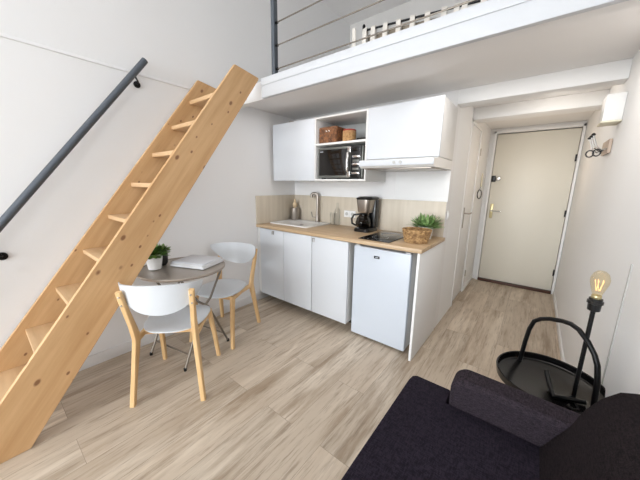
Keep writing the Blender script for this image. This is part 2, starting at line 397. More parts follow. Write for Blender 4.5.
# handrail on the left wall
H = thing('handrail', 'sloping dark grey round metal handrail fixed to the left wall', 'handrail', (0, -2.4, 1.1))
y0, z0 = -2.95, 1.094-(2.95-2.48)*1.316; y1, z1 = -1.637, 2.203
MB().tube([(.075, y0, z0), (.075, y1, z1)], .0215, 20).build('rail', M['darkmetal'], H)
for yy, dz in ((-1.715, -.055), (-2.53, -.125)):
    zz = 1.094+(yy+2.48)*1.316
    MB().tube([(.075, yy, zz-.015), (.074, yy+.008, zz-.035), (.05, yy+.028, zz+dz*.9), (.01, yy+.035, zz+dz)], .006, 8).build('bracket', M['blackmetal'], H)
    dsc = MB().lathe([(.001, 0), (.023, 0), (.023, .006), (.001, .010)], n=20)
    for v in dsc.bm.verts: v.co = Vector((v.co.z, yy+.035+v.co.x, zz+dz+v.co.y))
    dsc.build('wall_disc', M['blackmetal'], H)

# ------------------------------------------------------------------ loft railing
R = thing('loft_railing', 'dark grey loft guard post with thin horizontal metal rods', 'railing', (.70, -.955, 2.158))
MB().box((.682, -.975, 2.158), (.716, -.935, 3.12), .004).build('post', M['darkmetal'], R)
MB().box((.665, -.99, 2.158), (.733, -.92, 2.166), .002).build('base_plate', M['darkmetal'], R)
for z in (2.211, 2.372, 2.524, 2.68, 2.84, 3.0):
    MB().tube([(.716, -.955, z), (XR, -.955, z-.008)], .0045, 8).build('rod', M['tube'], R)
    MB().tube([(.714, -.955, z), (.735, -.955, z)], .010, 10).build('fitting', M['blackmetal'], R)
MB().tube([(.70, -.955, 3.13), (XR, -.955, 3.13)], .018, 12).build('top_rail', M['darkmetal'], R)

# bed on the loft with cloth loops over its black rail
B = thing('loft_bed', 'black metal bed rail hung with white cloth loops on the loft', 'bed', (1.9, -.2, ZL1))
def rp(t): return Vector((1.335+t*1.30, -.715+t*.23, 2.385))
MB().tube([rp(0), rp(1)], .0065, 10).build('rail', M['blackmetal'], B)
MB().tube([(1.335, -.715, ZL1), (1.335, -.715, 2.405)], .010, 8).lathe([(.001, 0), (.010, .006), (.011, .013), (.007, .022), (.001, .025)], (1.335, -.715, 2.40), 12).build('rail_post', M['blackmetal'], B)
MB().tube([rp(1), rp(1)*1+Vector((0, 0, ZL1-2.385))], .010, 8).build('rail_post', M['blackmetal'], B)
dr = (rp(1)-rp(0)).normalized()
for t in (.009, .054, .116, .181, .247, .314, .385, .436, .468, .54, .61, .68, .75, .82, .89, .96):
    p = rp(t); pn = Vector((-dr.y, dr.x, 0))
    path = [p+Vector((0, 0, -.21))-pn*.02, p+Vector((0, 0, -.05))-pn*.018, p+Vector((0, 0, .0))-pn*.016, p+Vector((0, 0, .016)), p+pn*.016, p+pn*.018+Vector((0, 0, -.05)), p+pn*.02+Vector((0, 0, -.21))]
    MB().strap(path, .030, .004, dr).build('cloth_loop', M['fabric_white'], B)
mt = MB().prism([rp(0)+Vector((.0, .03, -.23)), rp(1)+Vector((0, .03, -.23)), (2.66, 1.0, ZL1), (1.36, 1.0, ZL1)], (0, 0, .16))
mt.build('mattress', M['fabric_taupe'], B, bev=.03)
q_ = Vector((-dr.y, dr.x, 0))
MB().prism([rp(.01)+q_*.03+Vector((0, 0, -.22)), rp(.99)+q_*.03+Vector((0, 0, -.22)), rp(.99)+q_*.03+Vector((0, 0, -.006)), rp(.01)+q_*.03+Vector((0, 0, -.006))], q_*.09).build('bolster', M['fabric_taupe'], B, bev=.02)
tag(MB().strap([(1.27, -.74, ZL1), (1.275, -.738, 2.28), (1.272, -.74, 2.41)], [.034, .030, .022], .012, (1, .2, 0)).build('white_bedpost', M['fabric_white'], origin=None), 'short white strip standing upright at the left end of the loft bed', 'bedpost')  # white upright, a post of the bed

# ------------------------------------------------------------------ kitchen: base units
UF = -.619
def base_unit(name, label, x0, x1, doors, tabs):
    c = thing(name, label, 'cabinet', ((x0+x1)/2, -.3, 0))
    b_ = MB().box((x0, UF+.022, .11), (x0+.016, -.002, .868)).box((x1-.016, UF+.022, .11), (x1, -.002, .868)).box((x0+.016, UF+.022, .11), (x1-.016, -.002, .126)).box((x0+.016, -.012, .126), (x1-.016, -.002, .868))
    b_.build('body', M['carcass'], c, smooth=False)
    for a, d in doors:
        dd = MB().box((a+.0025, UF, .104), (d-.0025, UF+.019, .864), .0015).build('door', M['white'], c)
    for tx in tabs:
        MB().box((tx-.013, UF-.012, .846), (tx+.013, UF+.004, .852), .001).box((tx-.013, UF-.012, .815), (tx-.009, UF-.006, .85), .001).box((tx+.009, UF-.012, .815), (tx+.013, UF-.006, .85), .001).build('door_tab', M['steel'], c)
    MB().box((x0+.01, UF+.22, 0), (x1-.01, UF+.236, .11)).build('shade_plinth', M['shade_plinth'], c)  # set-back board coloured as the shade beneath the unit
    return c
base_unit('base_cabinet', 'wide white two-door base cabinet under the sink', .05, .805, [(.05, .42), (.42, .805)], [.27])
base_unit('base_cabinet', 'narrow white single-door base cabinet beside the fridge', .807, 1.215, [(.807, 1.2155)], [.83])
tag(MB().box((.0, UF+.012, .104), (.048, UF+.03, .868), .001).build('filler_strip', M['carcass'], origin=None), 'narrow white filler strip between left wall and base cabinet', 'panel')
tag(MB().box((1.802, UF+.002, 0), (1.820, -.0, .870), .001).build('end_panel', M['hallwall'], origin=None), 'tall white end panel closing the worktop beside the fridge', 'panel')

wt = MB().box((.0, -.628, .870), (1.832, -.0, .900), .0015).build('worktop', M['worktop'])
tag(wt, 'oak coloured laminate worktop running along the kitchen wall', 'worktop')
tag(MB().box((.0125, -.012, .9005), (1.814, -.001, 1.214), .001).build('backsplash_panel', M['splash'], origin=None), 'long beige backsplash panel on the kitchen wall above the worktop', 'backsplash')
tag(MB().box((.001, -.628, .9005), (.012, -.001, 1.214), .001).build('backsplash_panel', M['splash'], origin=None), 'short beige backsplash panel on the left wall beside the sink', 'backsplash')
tag(MB().box((1.335, -.006, 1.215), (1.822, -.0, 1.478), .001).build('hood_splash_panel', M['hallwall'], origin=None), 'glossy white wall panel below the cooker hood', 'panel')

# sink
sk = thing('kitchen_sink', 'white rectangular inset sink in the worktop corner', 'sink', (.31, -.26, .90))
def rrect(cx, cy, hx, hy, r, n=5):
    o = []
    for sx, sy, a0 in ((1, 1, 0), (-1, 1, PI/2), (-1, -1, PI), (1, -1, 1.5*PI)):
        for k in range(n+1):
            a = a0+PI/2*k/n; o.append((cx+sx*(hx-r)+r*math.cos(a), cy+sy*(hy-r)+r*math.sin(a)))
    return o
def loft(mb, loops, cap0=False, cap1=True):
    R_ = [[mb.bm.verts.new(p) for p in l] for l in loops]
    for A, B_ in zip(R_, R_[1:]):
        n = len(A)
        for k in range(n): mb.bm.faces.new((A[k], A[(k+1) % n], B_[(k+1) % n], B_[k]))
    if cap0: mb.bm.faces.new(R_[0][::-1])
    if cap1: mb.bm.faces.new(R_[-1])
    return mb
def ring(cx, cy, hx, hy, r, z): return [(x, y, z) for x, y in rrect(cx, cy, hx, hy, r)]
SXC, SYC = .310, -.245
loft(MB(), [ring(SXC, SYC, .285, .215, .03, .9005), ring(SXC, SYC, .285, .215, .03, .912), ring(SXC, SYC, .262, .192, .03, .914), ring(SXC-.02, SYC-.02, .215, .155, .035, .9075), ring(SXC-.02, SYC-.02, .205, .148, .035, .9025)], True, True).build('basin', M['ceramic'], sk)
MB().lathe([(.001, 0), (.022, 0), (.024, .002), (.001, .003)], (SXC+.10, SYC-.08, .9027), 20).build('drain', M['black'], sk)
# tap
tp = thing('kitchen_tap', 'tall brushed steel swan neck tap behind the sink', 'tap', (.42, -.065, .914))
MB().lathe([(.026, 0), (.026, .008), (.020, .012), (.020, .075), (.017, .08)], (.42, -.06, .912), 20).build('tap_body', M['steel'], tp)
pa = [(.42, -.06, .98), (.42, -.06, 1.21), (.417, -.061, 1.228), (.410, -.063, 1.238), (.398, -.067, 1.243), (.372, -.075, 1.243), (.358, -.080, 1.239), (.350, -.083, 1.229), (.347, -.084, 1.195)]
MB().tube(pa, .0165, 14).build('spout', M['steel'], tp)
MB().tube([(.405, -.075, .965), (.372, -.095, .972), (.360, -.10, 1.03)], .006, 8).build('lever', M['steel'], tp)
# brush in a steel pot
bp = thing('brush_pot', 'round steel pot on the back left corner of the sink', 'pot', (.08, -.085, .9145))
MB().lathe([(.052, 0), (.055, .004), (.055, .140), (.052, .143), (.050, .137), (.050, .01), (.001, .008)], (.080, -.085, .9145), 28).build('pot_body', M['steel'], bp)
tag(MB().lathe([(.001, 0), (.007, 0), (.007, .10), (.010, .11), (.022, .125), (.028, .145), (.024, .165), (.012, .178), (.010, .20), (.013, .212), (.001, .218)], (.080, -.085, .950), 18).build('dish_brush', M['bristle'], origin=None), 'pale wooden round dish brush standing in the steel pot', 'brush')
# clear bottle and glass
tag(MB().lathe([(.032, 0), (.034, .004), (.034, .15), (.026, .18), (.012, .20), (.012, .245), (.015, .25), (.011, .25), (.009, .20), (.023, .178), (.031, .15), (.031, .008), (.001, .006)], (.705, -.06, .9005), 26).build('glass_bottle', M['glass'], origin=None), 'tall clear glass bottle standing on the worktop by the sockets', 'bottle')
tag(MB().lathe([(.027, 0), (.031, .14), (.028, .14), (.025, .006), (.001, .006)], (.635, -.055, .9005), 24).build('drinking_glass', M['glass'], origin=None), 'clear tumbler on the worktop left of the glass bottle', 'glass')
# sockets
for k, x in enumerate((.805, .878)):
    so = thing('power_socket', ('left' if k == 0 else 'right')+' white power socket of the pair beside the coffee maker', 'socket', (x, -.013, 1.035), 'sockets on the backsplash')
    MB().box((x-.0355, -.024, .999), (x+.0355, -.0125, 1.071), .003).build('cover_plate', M['plug'], so)
    w = MB().lathe([(.019, 0), (.019, .0012), (.001, .0012)], n=24)
    for v in w.bm.verts: v.co = Vector((x+v.co.x, -.024-v.co.z, 1.035+v.co.y))
    w.build('socket_well', M['cabinetgrey'], so)
# coffee maker
cm = thing('coffee_maker', 'black and steel filter coffee maker on the worktop', 'coffee maker', (1.13, -.16, .90))
CX, CY = 1.125, -.165
loft(MB(), [ring(CX, CY, .085, .11, .04, .9005), ring(CX, CY, .085, .11, .04, .925), ring(CX, CY, .078, .10, .04, .934)], True).build('base', M['black'], cm)
MB().box((CX+.010, CY+.02, .93), (CX+.085, CY+.105, 1.21), .012).build('water_tank', M['black'], cm)
loft(MB(), [ring(CX, CY-.01, .058, .075, .04, 1.085), ring(CX, CY-.01, .064, .082, .042, 1.10), ring(CX, CY-.005, .078, .095, .045, 1.205), ring(CX, CY-.005, .078, .095, .045, 1.21)], True).build('filter_housing', M['steel'], cm)
loft(MB(), [ring(CX+.005, CY, .084, .10, .045, 1.21), ring(CX+.005, CY, .086, .104, .045, 1.225), ring(CX+.01, CY+.01, .07, .085, .04, 1.238)], True).build('lid', M['black'], cm)
ca = MB().lathe([(.058, 0), (.072, .012), (.078, .05), (.066, .095), (.046, .118), (.048, .13), (.045, .13), (.043, .118), (.063, .093), (.075, .05), (.069, .014), (.001, .006)], (CX-.01, CY-.035, .936), 28).build('carafe', M['smokeglass'], cm)
MB().lathe([(.043, 0), (.045, .004), (.045, .014), (.001, .018)], (CX-.01, CY-.035, 1.062), 24).build('carafe_lid', M['black'], ca)
MB().tube([(CX-.048, CY-.06, 1.066), (CX-.09, CY-.085, 1.06), (CX-.108, CY-.095, 1.02), (CX-.104, CY-.092, .975), (CX-.07, CY-.072, .955)], .010, 10).build('carafe_handle', M['black'], ca)
MB().lathe([(.001, 0), (.052, 0), (.058, .012), (.060, .035), (.001, .036)], (CX-.01, CY-.035, .9425), 24).build('coffee', M['black'], ca)
MB().lathe([(.055, .0), (.058, .003), (.055, .006), (.052, .003)], (CX-.01, CY-.035, 1.03), 24, closed=True).build('carafe_band', M['steel'], ca)
MB().lathe([(.001, 0), (.007, .0), (.007, .004), (.001, .005)], (CX-.035, CY-.095, .934), 12).build('switch', M['silverprint'], cm)
# hob
hb = thing('induction_hob', 'black glass two-zone induction hob set in the worktop', 'hob', (1.41, -.33, .90))
MB().box((1.278, -.57, .9005), (1.560, -.080, .9065), .002).build('glass_plate', M['blackglass'], hb)
for yy, rr in ((-.21, .085), (-.42, .07)):
    MB().lathe([(rr, 0), (rr, .0006), (rr-.002, .0006), (rr-.002, 0)], (1.41, yy, .9066), 40, closed=True).build('zone_ring', M['hob_print'], hb)
for k in range(5): MB().box((1.31+k*.04, -.545, .9066), (1.322+k*.04, -.540, .9070)).build('touch_mark', M['hob_print'], hb)
# woven baskets
def weave_loop(path, z, amp, ph, waves, r, mb, cl=True):
    n = len(path); o = []
    for i, (x, y, nx, ny) in enumerate(path):
        d = amp*math.sin(2*PI*waves*i/n+ph); o.append((x+nx*d, y+ny*d, z+.0008*math.sin(i*1.7)))
    mb.tube(o, r, 6, closed=True)
def circ(cx, cy, r, n=96, sx=1, sy=1): return [(cx+r*sx*math.cos(2*PI*k/n), cy+r*sy*math.sin(2*PI*k/n), math.cos(2*PI*k/n), math.sin(2*PI*k/n)) for k in range(n)]
bk = thing('woven_basket', 'shallow oval woven seagrass basket on the worktop edge', 'basket', (1.71, -.40, .90))
mb = MB(); BX, BY = 1.705, -.385
for k in range(9):
    weave_loop(circ(BX, BY, .078+.0022*k, sx=1.1), .907+k*.0105, .003, PI*(k % 2), 16, .0058, mb)
mb.build('basket_wall', M['wicker_gold'], bk)
MB().lathe([(.001, 0), (.078, 0), (.078, .006), (.001, .006)], (BX, BY, .9008), 32, sx=1.1).build('basket_base', M['wicker_gold'], bk)
mb = MB(); weave_loop(circ(BX, BY, .098, sx=1.1), 1.003, .002, 0, 24, .007, mb); mb.build('rim', M['wicker_gold'], bk)
# worktop plant
def leaves(mb, c, n, rad, ln, w, spread, zr=1.0, tip=.4):
    for i in range(n):
        a = random.uniform(0, 2*PI); e = random.uniform(spread[0], spread[1])
        base = Vector(c)+Vector((math.cos(a), math.sin(a), 0))*random.uniform(0, rad)
        d = Vector((math.cos(a)*math.cos(e), math.sin(a)*math.cos(e), math.sin(e)*zr)); l = ln*random.uniform(.7, 1.1)
        sd = Vector((-math.sin(a), math.cos(a), random.uniform(-.3, .3))).normalized(); up_ = d.cross(sd)
        droop = Vector((0, 0, -1))*l*tip*.5
        ps = []
        for t, ww in ((0, .15), (.35, .9), (.65, 1), (1, .05)):
            p = base+d*l*t+droop*t*t; ps.append((p-sd*w*ww/2, p+up_*w*.12*ww, p+sd*w*ww/2))
        vs = [[mb.bm.verts.new(q) for q in r_] for r_ in ps]
        for A, B_ in zip(vs, vs[1:]):
            for k in range(2): mb.bm.faces.new((A[k], A[k+1], B_[k+1], B_[k]))
wp = thing('potted_plant', 'bushy green plant in white pot on the worktop end', 'plant', (1.675, -.16, .90))
MB().lathe([(.050, 0), (.062, .085), (.065, .105), (.060, .105), (.056, .085), (.001, .082)], (1.705, -.16, .9005), 28).build('pot', M['ceramic'], wp)
mb = MB(); leaves(mb, (1.705, -.16, .99), 190, .04, .145, .024, (.15, 1.45), tip=.25); mb.build('foliage', M['leafpale'], wp)

# fridge
fr = thing('mini_fridge', 'small white under-counter fridge below the hob', 'fridge', (1.485, -.3, 0))
fx0, fx1, ff = 1.241, 1.742, -.568
MB().box((fx0+.004, ff+.052, .02), (fx1-.004, -.03, .835), .004).build('body', M['carcass'], fr)
MB().box((fx0, ff, .022), (fx1, ff+.045, .838), .008, 3).build('door', M['fridge'], fr)
MB().box((fx0+.01, ff+.045, .03), (fx1-.01, ff+.053, .832)).build('door_seal', M['cabinetgrey'], fr)
bd = MB().box((1.435, ff-.004, .755), (1.485, ff+.002, .777), .004).build('badge', M['black'], fr)
MB().box((1.447, ff-.0055, .762), (1.474, ff-.003, .770), .001).build('badge_print', M['silverprint'], bd)
for z in (.842,):
    for x in (fx0+.03, fx1-.03): MB().box((x-.02, ff+.01, .838), (x+.02, ff+.06, .846), .002).build('hinge_cover', M['carcass'], fr)
for x in (fx0+.05, fx1-.05):
    for yy in (ff+.09, -.09): MB().lathe([(.018, 0), (.018, .02)], (x, yy, 0), 12).build('foot', M['black'], fr)

# wall units
CF = -.404
wu = thing('wall_cabinet', 'white single-door wall cabinet above the sink', 'cabinet', (.35, -.2, 1.38))
MB().box((.054, CF+.02, 1.384), (.646, -.001, 1.968), .001).build('body', M['carcass'], wu)
MB().box((.054, CF, 1.382), (.646, CF+.018, 1.972), .0015).build('door', M['white'], wu)
MB().box((.30, CF+.0, 1.972), (.35, CF+.03, 1.984), .003).build('hinge_cap', M['steel'], wu)
MB().box((.60, CF-.004, 1.376), (.64, CF+.016, 1.382), .001).build('door_tab', M['steel'], wu)
ou = thing('open_shelf_cabinet', 'open white wall cabinet holding microwave and baskets', 'cabinet', (.94, -.2, 1.38))
x0, x1 = .648, 1.228
MB().box((x0, CF, 1.382), (x0+.016, -.001, 1.972), .001).box((x1-.016, CF, 1.382), (x1, -.001, 1.972), .001).box((x0+.016, CF, 1.956), (x1-.016, -.001, 1.972), .001).box((x0+.016, CF, 1.382), (x1-.016, -.001, 1.398), .001).build('body', M['carcass'], ou)
MB().box((x0+.016, CF+.002, 1.714), (x1-.016, -.01, 1.732), .001).build('shelf', M['carcass'], ou)
MB().box((x0+.016, -.010, 1.398), (x1-.016, -.001, 1.956)).build('back_panel', M['cabinetgrey'], ou)
hu = thing('wall_cabinet', 'white wall cabinet directly above the cooker hood', 'cabinet', (1.53, -.2, 1.56))
MB().box((1.23, CF+.02, 1.56), (1.825, -.001, 1.968), .001).build('body', M['carcass'], hu)
MB().box((1.23, CF-.002, 1.562), (1.825, CF+.018, 1.972), .0015).build('door', M['white'], hu)
MB().box((1.50, CF-.004, 1.550), (1.56, CF+.014, 1.558), .001).build('door_tab', M['steel'], hu)
# hood
ho = thing('cooker_hood', 'slim white cooker hood jutting out above the hob', 'cooker hood', (1.53, -.26, 1.48))
px = [(-.001, 1.482), (-.001, 1.556), (-.42, 1.556), (-.437, 1.548), (-.518, 1.543), (-.518, 1.500), (-.50, 1.482)]
MB().prism([(1.231, y, z) for y, z in px], (.594, 0, 0)).build('hood_body', M['carcass'], ho, bev=.002)
MB().box((1.229, -.526, 1.497), (1.827, -.5185, 1.541), .002).build('front_strip', M['white'], ho)
MB().box((1.232, -.5195, 1.541), (1.824, -.44, 1.5445), .001).build('shade_seam', M['cabinetgrey'], ho)  # grey strip coloured as a shadow gap between hood and door
MB().box((1.26, -.48, 1.474), (1.80, -.05, 1.4815), .002).build('filter_grille', M['steel'], ho)
for x in (1.535, 1.585):
    kb = MB().lathe([(.001, 0), (.011, 0), (.011, .008), (.001, .009)], n=16)
    for v in kb.bm.verts: v.co = Vector((x+v.co.x, -.526-v.co.z, 1.520+v.co.y))
    kb.build('knob', M['cabinetgrey'], ho)

# microwave
mw = thing('microwave', 'silver and black microwave in the open wall cabinet', 'microwave', (.93, -.2, 1.40))
MB().box((.686, -.37, 1.412), (1.175, -.03, 1.690), .006).build('body', M['mwsilver'], mw)
d = MB().box((.686, -.386, 1.410), (1.045, -.370, 1.690), .004).build('door', M['mwsilver'], mw)
MB().box((.700, -.390, 1.432), (1.022, -.385, 1.672), .003).build('door_glass', M['darkglass'], d)
MB().box((.712, -.3915, 1.650), (.748, -.3897, 1.657)).build('door_print', M['silverprint'], d)
MB().tube([(1.040, -.386, 1.64), (1.040, -.412, 1.625), (1.040, -.418, 1.55), (1.040, -.412, 1.475), (1.040, -.386, 1.46)], .0125, 10).build('door_handle', M['chrome'], d)
for z in (1.63, 1.42): MB().box((1.025, -.3925, z), (1.058, -.386, z+.05), .002).build('handle_mount', M['chrome'], d)
cpn = MB().box((1.060, -.386, 1.410), (1.165, -.370, 1.690), .003).build('control_panel', M['black'], mw)
MB().box((1.075, -.3885, 1.64), (1.150, -.3855, 1.672), .001).build('display', M['blackglass'], cpn)
for z in (1.595, 1.530, 1.450):
    MB().box((1.073, -.390, z-.008), (1.152, -.3855, z+.010), .002).build('button', M['chrome'], cpn)
for z in (1.560, 1.490):
    MB().box((1.080, -.389, z-.012), (1.145, -.3855, z+.008), .002).build('button', M['mwsilver'], cpn)
for x in (.72, 1.13):
    for y in (-.34, -.07): MB().box((x-.015, y-.015, 1.398), (x+.015, y+.015, 1.413)).build('foot', M['black'], mw)

# wicker boxes on the shelf
def rpath(cx, cy, hx, hy, r, n=24):
    out = []; pts = rrect(cx, cy, hx, hy, r, 3); P_ = []
    for i in range(len(pts)):
        a = Vector(pts[i]); c_ = Vector(pts[(i+1) % len(pts)]); k = max(1, int((c_-a).length/.008))
        for j in range(k): P_.append(a.lerp(c_, j/k))
    N = len(P_)
    for i in range(N):
        t = P_[(i+1) % N]-P_[i-1]; out.append((P_[i].x, P_[i].y, t.y/t.length, -t.x/t.length))
    return out
wb = thing('wicker_box', 'large rectangular brown wicker basket on the open shelf', 'basket', (.78, -.24, 1.732))
mb = MB()
for k in range(11): weave_loop(rpath(.775, -.235, .100, .125, .012), 1.741+k*.0125, .003, PI*(k % 2), 34, .0068, mb)
mb.build('basket_wall', M['wicker_brown'], wb)
MB().box((.680, -.355, 1.7325), (.870, -.115, 1.740)).build('basket_base', M['wicker_brown'], wb)
MB().box((.674, -.362, 1.872), (.876, -.108, 1.884), .005).build('lid', M['wicker_brown'], wb)
lm = MB()
for k in (0, 1): lm.tube([(.758+k*.032, -.366, 1.835), (.764+k*.032, -.372, 1.848), (.776+k*.032, -.370, 1.838)], .0045, 8)
lm.build('metal_clasp', M['chrome'], wb)
w2 = thing('wicker_tub', 'small round tan wicker tub beside the brown basket', 'basket', (.965, -.28, 1.732))
mb = MB()
for k in range(9): weave_loop(circ(.965, -.275, .056), 1.740+k*.0115, .0025, PI*(k % 2), 18, .0062, mb)
mb.build('basket_wall', M['wicker_tan'], w2)
MB().lathe([(.001, 0), (.055, 0), (.055, .006), (.001, .006)], (.965, -.275, 1.7325), 24).build('basket_base', M['wicker_tan'], w2)
MB().lathe([(.001, 0), (.060, 0), (.062, .006), (.058, .012), (.001, .016)], (.965, -.275, 1.838), 28).build('lid', M['red'], w2)
tag(MB().box((1.06, -.36, 1.7325), (1.20, -.20, 1.745), .005).box((1.08, -.34, 1.745), (1.19, -.22, 1.762), .008).build('folded_cloth', M['black'], origin=None), 'small folded black cloth on the open shelf right of the baskets', 'cloth')

# ------------------------------------------------------------------ bistro table
TX, TY = .392, -1.640
T = thing('bistro_table', 'small round grey metal folding table between two white chairs', 'table', (TX, TY, 0))
MB().lathe([(.001, .700), (.292, .700), (.300, .706), (.302, .716), (.298, .722), (.294, .7225), (.290, .718), (.001, .718)], (TX, TY, 0), 56).build('tabletop', M['tabletop'], T)
dv = Vector((-.2, .98, 0)); sv = Vector((.98, .2, 0)); C0 = Vector((.345, -1.605, 0))
def leg(sgn, off):
    a = C0+dv*(.19*sgn)+sv*off+Vector((0, 0, .698)); b1 = C0+dv*(.05*sgn)+sv*off+Vector((0, 0, .47)); b2 = C0-dv*(.035*sgn)+sv*off+Vector((0, 0, .40)); c_ = C0-dv*(.215*sgn)+sv*off+Vector((0, 0, .008))
    return MB().tube([a, a.lerp(b1, .5), b1, b2, b2.lerp(c_, .5), c_], .0085, 10)
for sgn, off in ((1, .20), (1, -.20), (-1, .185), (-1, -.185)):
    g_ = leg(sgn, off).build('leg', M['tube'], T)
    cc = C0-dv*(.215*sgn)+sv*off
    MB().lathe([(.011, 0), (.012, .02), (.010, .022)], cc, 12).build('foot_cap', M['black'], g_)
for sgn, of in ((1, .20), (-1, .185)):
    p = C0-dv*(.17*sgn)+Vector((0, 0, .10))
    MB().tube([p-sv*of, p+sv*of], .006, 8).build('stretcher', M['tube'], T)
for sgn in (1, -1):
    p = C0+dv*.19*sgn+Vector((0, 0, .694)); MB().tube([p-sv*.19, p+sv*.19], .006, 8).build('top_bar', M['tube'], T)
pp = thing('potted_plant', 'small dark green plant in white pot on the bistro table', 'plant', (.30, -1.80, .7225))
MB().lathe([(.040, 0), (.043, .002), (.060, .108), (.061, .116), (.056, .116), (.053, .10), (.001, .098)], (.30, -1.80, .7230), 28).build('pot', M['ceramic'], pp)
mb = MB(); leaves(mb, (.30, -1.80, .825), 150, .035, .105, .040, (.1, 1.45), tip=.4); mb.build('foliage', M['leaf'], pp)
vz = thing('dark_vase_plant', 'black pot with dark leaves just behind the white potted plant', 'plant', (.235, -1.725, .7225))
MB().lathe([(.030, 0), (.043, .02), (.045, .09), (.034, .115), (.030, .115), (.001, .105)], (.235, -1.725, .7230), 24).build('pot', M['darkvase'], vz)
mb = MB(); leaves(mb, (.235, -1.725, .825), 70, .02, .075, .028, (.2, 1.4)); mb.build('foliage', M['leaf'], vz)
def bookbox(cx, cy, hx, hy, z0, z1, a, mat, name, label, grp=None):
    o = MB().box((-hx, -hy, 0), (hx, hy, z1-z0), .0015).build(name, mat); o.location = (cx, cy, z0); o.rotation_euler = (0, 0, a)
    return tag(o, label, 'magazine', grp)
bookbox(.408, -1.535, .148, .118, .7228, .7400, math.radians(22), M['paper'], 'magazine', 'thick magazine at the bottom of the pile on the bistro table')
bookbox(.406, -1.533, .144, .115, .7404, .7510, math.radians(20), M['paper'], 'magazine', 'white magazine in the middle of the pile on the bistro table')
bookbox(.404, -1.531, .138, .110, .7514, .7580, math.radians(23), M['papergrey'], 'magazine', 'thin pale magazine on top of the pile on the bistro table')

# ------------------------------------------------------------------ chairs (front is +y)
def make_chair(label):
    t = thing('dining_chair', label, 'chair', (0, 0, 0), 'white chairs at the bistro table')
    # seat shell
    def outline(k):
        o = []
        for i in range(40):
            a = 2*PI*i/40; c_, s_ = math.cos(a), math.sin(a)
            e = 2/2.7; x = abs(c_)**e*(1 if c_ > 0 else -1); y = abs(s_)**e*(1 if s_ > 0 else -1)
            hw = .190+.018*y
            o.append((x*hw*k, .03+y*.205*k))
        return o
    def zd(k, y): return .452-.016*(1-k*k)+(-.012*max(0, (y-.12)/.11)**2 if y > .12 else 0)
    mb = MB(); loops = []
    for k, dz in ((.02, 0), (.35, 0), (.7, 0), (.95, 0), (1, -.004), (1, -.011), (.95, -.013), (.7, -.013), (.35, -.013), (.02, -.013)):
        loops.append([(x, y, zd(min(k, 1), y)+dz) for x, y in outline(k)])
    loft(mb, loops, True, True).build('seat', M['seatwhite'], t)
    # curved backrest: flat top, bowed lower edge
    mb = MB(); G = []
    nx, nz = 28, 8
    for side in (0, 1):
        g = []
        for i in range(nx+1):
            u = -1+2*i/nx; x = .232*math.sin(u*1.25)/math.sin(1.25); yb = -.237+.115*(u*u)
            low = .655-.0+.0; lo = .592+.165*abs(u)**2.1; hi = .785-.012*u*u
            row = []
            for j in range(nz+1):
                v = j/nz; z = lo+(hi-lo)*v
                y = yb-.035*(z-.60)/.19-(0.0 if side == 0 else .011)
                row.append(mb.bm.verts.new((x, y, z)))
            g.append(row)
        G.append(g)
    for i in range(nx):
        for j in range(nz):
            for g in G: mb.bm.faces.new((g[i][j], g[i+1][j], g[i+1][j+1], g[i][j+1]))
    for i in range(nx):
        for j in (0, nz): mb.bm.faces.new((G[0][i][j], G[0][i+1][j], G[1][i+1][j], G[1][i][j]))
    for j in range(nz):
        for i in (0, nx): mb.bm.faces.new((G[0][i][j], G[0][i][j+1], G[1][i][j+1], G[1][i][j]))
    mb.build('backrest', M['seatwhite'], t)
    for s in (-1, 1):
        p = [(.205*s, -.235, 0), (.188*s, -.205, .20), (.172*s, -.176, .385), (.170*s, -.172, .43), (.174*s, -.194, .52), (.186*s, -.228, .66), (.192*s, -.246, .745)]
        MB().strap(p, [.028, .038, .058, .060, .044, .030, .024], .029, (0, 1, 0)).build('rear_leg', M['birch'], t)
        p = [(.200*s, .232, 0), (.188*s, .200, .20), (.176*s, .165, .36), (.172*s, .150, .425)]
        MB().strap(p, [.026, .036, .046, .050], .028, (0, 1, 0)).build('front_leg', M['birch'], t)
        p = [(.168*s, -.165, .408), (.166*s, 0, .412), (.170*s, .150, .405)]
        MB().strap(p, [.036, .030, .036], .022, (0, 0, 1)).build('side_rail', M['birch'], t)
        for z in (.66, .715): 
            q = MB().lathe([(.001, 0), (.006, 0), (.006, .003), (.001, .004)], n=12)
            for v in q.bm.verts: v.co = Vector((.188*s+v.co.x, -.243-(z-.66)*.26-v.co.z, z+v.co.y))
            q.build('screw', M['steel'], t)
    MB().box((-.17, .135, .392), (.17, .155, .426), .003).build('cross_rail', M['birch'], t)
    MB().box((-.16, -.10, .398), (.16, -.08, .426), .003).build('cross_rail', M['birch'], t)
    return t
def dup(root, label):
    r = root.copy(); COL.objects.link(r); r['label'] = label
    for ch in list(root.children):
        c_ = ch.copy(); COL.objects.link(c_); c_.parent = r
    return r
c1 = make_chair('white chair with birch legs seen from behind, nearest the ladder')
c2 = dup(c1, 'white chair with birch legs facing us, beside the kitchen cabinet')
c1.location = (.631, -1.822, 0); c1.rotation_euler = (0, 0, math.radians(46.5))
c2.location = (.338, -1.27, 0); c2.rotation_euler = (0, 0, math.radians(204.3))

